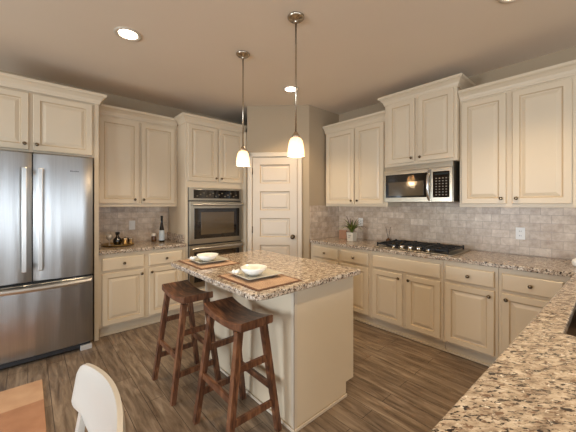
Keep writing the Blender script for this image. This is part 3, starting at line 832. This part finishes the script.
# ---- back counter items
tx, ty = .800, 3.925
o = tag(MB().lathe([(.001, 0), (.150, 0), (.172, .012), (.176, .020), (.170, .020), (.148, .006), (.001, .006)], (tx, ty, CT+.001), 40, cap0=False, cap1=False).build('serving_tray', BRASS),
        'round brass serving tray on the counter by the refrigerator', 'tray')
zt = CT+.0075
t = thing('decanter', 'dark round bodied decanter with square stopper on the brass tray', 'decanter', (.800, 3.965, zt))
MB().lathe([(.001, 0), (.034, 0), (.044, .020), (.047, .045), (.040, .070), (.018, .090), (.014, .112), (.020, .116)], (.800, 3.965, zt), 24).build('body', DKGLASS, t)
MB(.003).box(.779, .821, 3.944, 3.986, zt+.117, zt+.150).build('stopper', DKGLASS, t)
tag(MB().lathe([(.001, 0), (.026, 0), (.030, .010), (.030, .075), (.032, .080), (.028, .079), (.026, .012), (.001, .008)], (.862, 3.885, zt), 20).build('cup', SILVER), 'silver cup in front of the decanter on the tray', 'cup', 'silver cups on the tray')
tag(MB().lathe([(.001, 0), (.026, 0), (.030, .010), (.030, .070), (.032, .075), (.028, .074), (.026, .012), (.001, .008)], (.932, 3.920, zt), 20).build('cup', SILVER), 'silver cup at the right side of the brass tray', 'cup', 'silver cups on the tray')
tag(MB().lathe([(.001, 0), (.024, 0), (.030, .025), (.022, .055), (.012, .065), (.012, .078), (.016, .082)], (.885, 3.985, zt), 18).build('small_pot', DKGLASS), 'small dark pot behind the silver cups on the tray', 'pot')
tag(MB().lathe([(.001, 0), (.030, 0), (.004, .005), (.004, .05), (.030, .075), (.034, .10), (.028, .128), (.026, .128), (.030, .10), (.027, .078), (.001, .056)], (.715, 3.955, zt), 18).build('drinking_glass', plain('clear_glass_grey', (190, 180, 168), .05, .2, .8)), 'small stemmed glass at the left of the brass tray', 'glass')
t = thing('wine_bottle', 'tall dark wine bottle with a pale label on the back counter', 'bottle', (1.300, 3.925, CT+.001))
zc = CT+.001
MB().lathe([(.001, 0), (.032, 0), (.034, .006), (.034, .09), (.030, .15), (.019, .215), (.0135, .25), (.013, .315), (.0145, .317), (.0145, .333), (.012, .335)], (1.300, 3.925, zc), 24).build('bottle_glass', DKGLASS, t)
MB().lathe([(.0345, .020), (.0345, .090), (.0306, .150), (.0302, .150), (.0341, .090), (.0341, .020)], (1.300, 3.925, zc), 24, cap0=False, cap1=False).build('paper_label', LABELM, t)
MB().lathe([(.0140, .262), (.0135, .315), (.0152, .317), (.0152, .335), (.001, .337)], (1.300, 3.925, zc), 20, cap0=False).build('foil', DARK, t)
t = thing('spice_jar', 'small brown jar with a pale rounded top beside the wine bottle', 'jar', (1.235, 4.035, CT+.001))
MB().lathe([(.001, 0), (.028, 0), (.030, .005), (.030, .055), (.026, .068)], (1.235, 4.035, zc), 20).build('jar_body', AMBER, t)
MB().lathe([(.026, .0685), (.029, .075), (.029, .092), (.018, .108), (.001, .112)], (1.235, 4.035, zc), 20).build('lid', CAPM, t)

# ---- wall plates
def wall_plate(fr, u, z, kind, label):
    t = thing('electrical_outlet' if kind == 'outlet' else 'light_switch', label, 'outlet' if kind == 'outlet' else 'switch', tuple(fr(u, .0005, z)))
    MB(.002).box(u-.036, u+.036, .0005, .006, z-.058, z+.058, fr=fr).build('cover_plate', PLAST, t)
    for dz in (-.021, .021):
        if kind == 'outlet':
            q = MB(.002).box(u-.016, u+.016, .0062, .0085, z+dz-.014, z+dz+.014, fr=fr).build('socket', PLAST, t)
            MB().box(u-.008, u-.005, .0086, .0090, z+dz-.006, z+dz+.006, fr=fr).box(u+.005, u+.008, .0086, .0090, z+dz-.006, z+dz+.006, fr=fr).build('slot', DARK, q)
    if kind != 'outlet':
        MB(.002).box(u-.017, u+.017, .0062, .0095, z-.033, z+.033, fr=fr).build('rocker', PLAST, t)
fa, fb = FRA(YA-.012), FRB(XB-.012)
wall_plate(fa, 1.005, 1.132, 'switch', 'white switch plate on the tiles above the small back counter')
wall_plate(fb, -.606, 1.120, 'outlet', 'white outlet on the tiles under the right edge upper cabinet')
wall_plate(fb, -2.405, 1.150, 'outlet', 'white outlet on the tiles behind the potted plant')

# ---- potted plant and neighbours
px, py, pz = 3.215, 2.330, CT+.001
t = thing('potted_plant', 'spiky green plant in a square pale pot on the right wall counter', 'plant', (px, py, pz))
mb = MB(); rings = []
for w, h in ((.043, 0), (.050, .108), (.050, .116), (.044, .116), (.042, .095)):
    rings.append([Vector((px+a*w, py+b*w, pz+h)) for a, b in ((-1, -1), (1, -1), (1, 1), (-1, 1))])
pot = mb.loft(rings, True, True).build('pot', POTM, t)
MB().loft([[Vector((px+a*.0418, py+b*.0418, pz+h)) for a, b in ((-1, -1), (1, -1), (1, 1), (-1, 1))] for h in (.0955, .104)]).build('soil', SOIL, t)
gp = MB()                                                    # grey sprig mark on the pot's front
for a, b, c_, d_ in ((-.028, .024, .074, .079), (-.02, .01, .066, .070), (-.006, .028, .048, .053)): gp.box(px-.0502, px-.0475, py+a, py+b, pz+c_, pz+d_)
gp.build('pot_mark', plain('pot_mark_grey', (120, 112, 104), .7), pot)
rnd = random.Random(3)
def leaf(ang, tilt, ln, wd_, mat, name='leaf'):
    mb = MB(); N = 9; rings = []
    d = Vector((math.cos(ang), math.sin(ang), 0)); sd = Vector((-d.y, d.x, 0))
    base = Vector((px, py, pz+.104))+d*.012
    for k in range(N+1):
        s = k/N; bend = tilt*(s**1.3)
        c = base+d*(ln*s*math.sin(.18+bend))+Vector((0, 0, ln*s*math.cos(.15+bend*.85)))
        w = wd_*(math.sin(PI*min(1, .25+.75*s))**.8)+.0006
        up = Vector((0, 0, 1))*.3+d*-.2
        rings.append([c-sd*w+up*w*.6, c-up*.002, c+sd*w+up*w*.6, c+up*.003])
    mb.loft(rings, True, True, None, True).build(name, mat, t)
for k in range(26):
    ang = 2*PI*k/26*3.1+rnd.uniform(-.2, .2)
    leaf(ang, rnd.uniform(.3, 1.45), rnd.uniform(.14, .23), rnd.uniform(.009, .014), LEAF)
leaf(R(95), .15, .25, .010, LEAFD); leaf(R(200), .10, .21, .008, LEAFD)
for a in (R(80), R(100), R(-75), R(-95), R(-60)): leaf(a, 1.25, .20, .009, LEAFD)
bxo = MB(.003); bxo.box(3.30, 3.325, 2.485, 2.615, CT+.001, CT+.125)
tag(bxo.build('wooden_block', TANBOX), 'small square tan wooden block standing behind the potted plant', 'block')
t = thing('reed_diffuser', 'small bottle with two dark reeds behind the cooktop', 'diffuser', (3.488, 1.958, CT+.001))
MB().lathe([(.001, 0), (.026, 0), (.028, .006), (.028, .030), (.012, .042), (.012, .050)], (3.488, 1.958, CT+.001), 18).build('bottle', AMBER, t)
for dy in (.03, -.035): MB().tube([(3.488, 1.958-dy*.15, CT+.008), (3.480, 1.958+dy, CT+.195)], .003, 6).build('reed', REED, t)
tag(MB().lathe([(.001, 0), (.030, 0), (.042, .014), (.045, .035), (.038, .056), (.020, .066), (.012, .070), (.001, .071)], (3.185, .184, CT+.001), 24).build('white_jar', WHITE), 'rounded white jar at the right edge, on the corner of the counter', 'jar')

# ---- rug
t = thing('rug', 'orange brown woven rug with a paler border band in front of the refrigerator', 'rug', (-.7, 2.5, 0))
rz = .001
MB().box(-1.6, .085, 1.95, 3.035, rz, rz+.007).build('border', RUGB, t)
MB().box(-1.4, .0845, 2.15, 2.715, rz+.0072, rz+.0085).build('field', RUGM, t)

# ---- white moulded chair in the left foreground
t = thing('dining_chair', 'white moulded dining chair with curved backrest at the bottom left', 'chair', (.0, 1.04, 0))
CR, CXC, CYC = .75, -.560, 1.040            # back curve: circle about (CXC, CYC)
def arc(a, r=CR): return Vector((CXC+r*math.cos(a), CYC+r*math.sin(a), 0))
mb = MB(); rings = []; N = 36; A = R(22.3)
for k in range(N+1):
    v = -1+2*k/N; a = A*v; e = max(0, (abs(v)-.72)/.28)
    top = .825-.014*v*v-.030*e**4; bot = .655+.012*e**2
    bot -= .075*(1-min(1, (abs(v)/.8)**2))
    d = Vector((math.cos(a), math.sin(a), 0)); c = arc(a); th = .015*(1 if abs(v) < .985 else .6)
    ring = []
    for sd in (1, -1):
        for q in (range(9) if sd == 1 else range(8, -1, -1)):
            s = q/8; zz = bot+(top-bot)*s; lean = .022*(s-.5)
            ring.append(c+d*(lean+sd*th*(1 if 0 < q < 8 else .45))+Vector((0, 0, zz)))
    rings.append(ring)
mb.loft(rings, True, True, None, True).build('backrest', CHAIRM, t, 50)
P2 = rrect(-.28, .13, .80, 1.28, .09, 8)
sx_ = lambda i, z: [Vector((x+(i if x < -.07 else -i), y+(i if y < 1.04 else -i), z)) for x, y in P2]
MB().loft([sx_(.012, .430), sx_(0, .438), sx_(0, .452), sx_(.02, .462), sx_(.09, .450)], True, True, None, True).build('seat', CHAIRM, t, 50)
for sy in (-1, 1):
    a = sy*A*.76; p = arc(a, CR)
    MB().beam((p.x-.05, p.y-sy*.03, .440), (p.x-.012, p.y, .655), .055, .045, (0, 1, 0), .024, .018).build('back_post', CHAIRM, t)
    for xb, xt in ((-.30, -.23), (.16, .09)):
        MB().beam((xb, 1.04+sy*.225, 0), (xt, 1.04+sy*.185, .437), .026, .038).build('leg', CHAIRM, t)
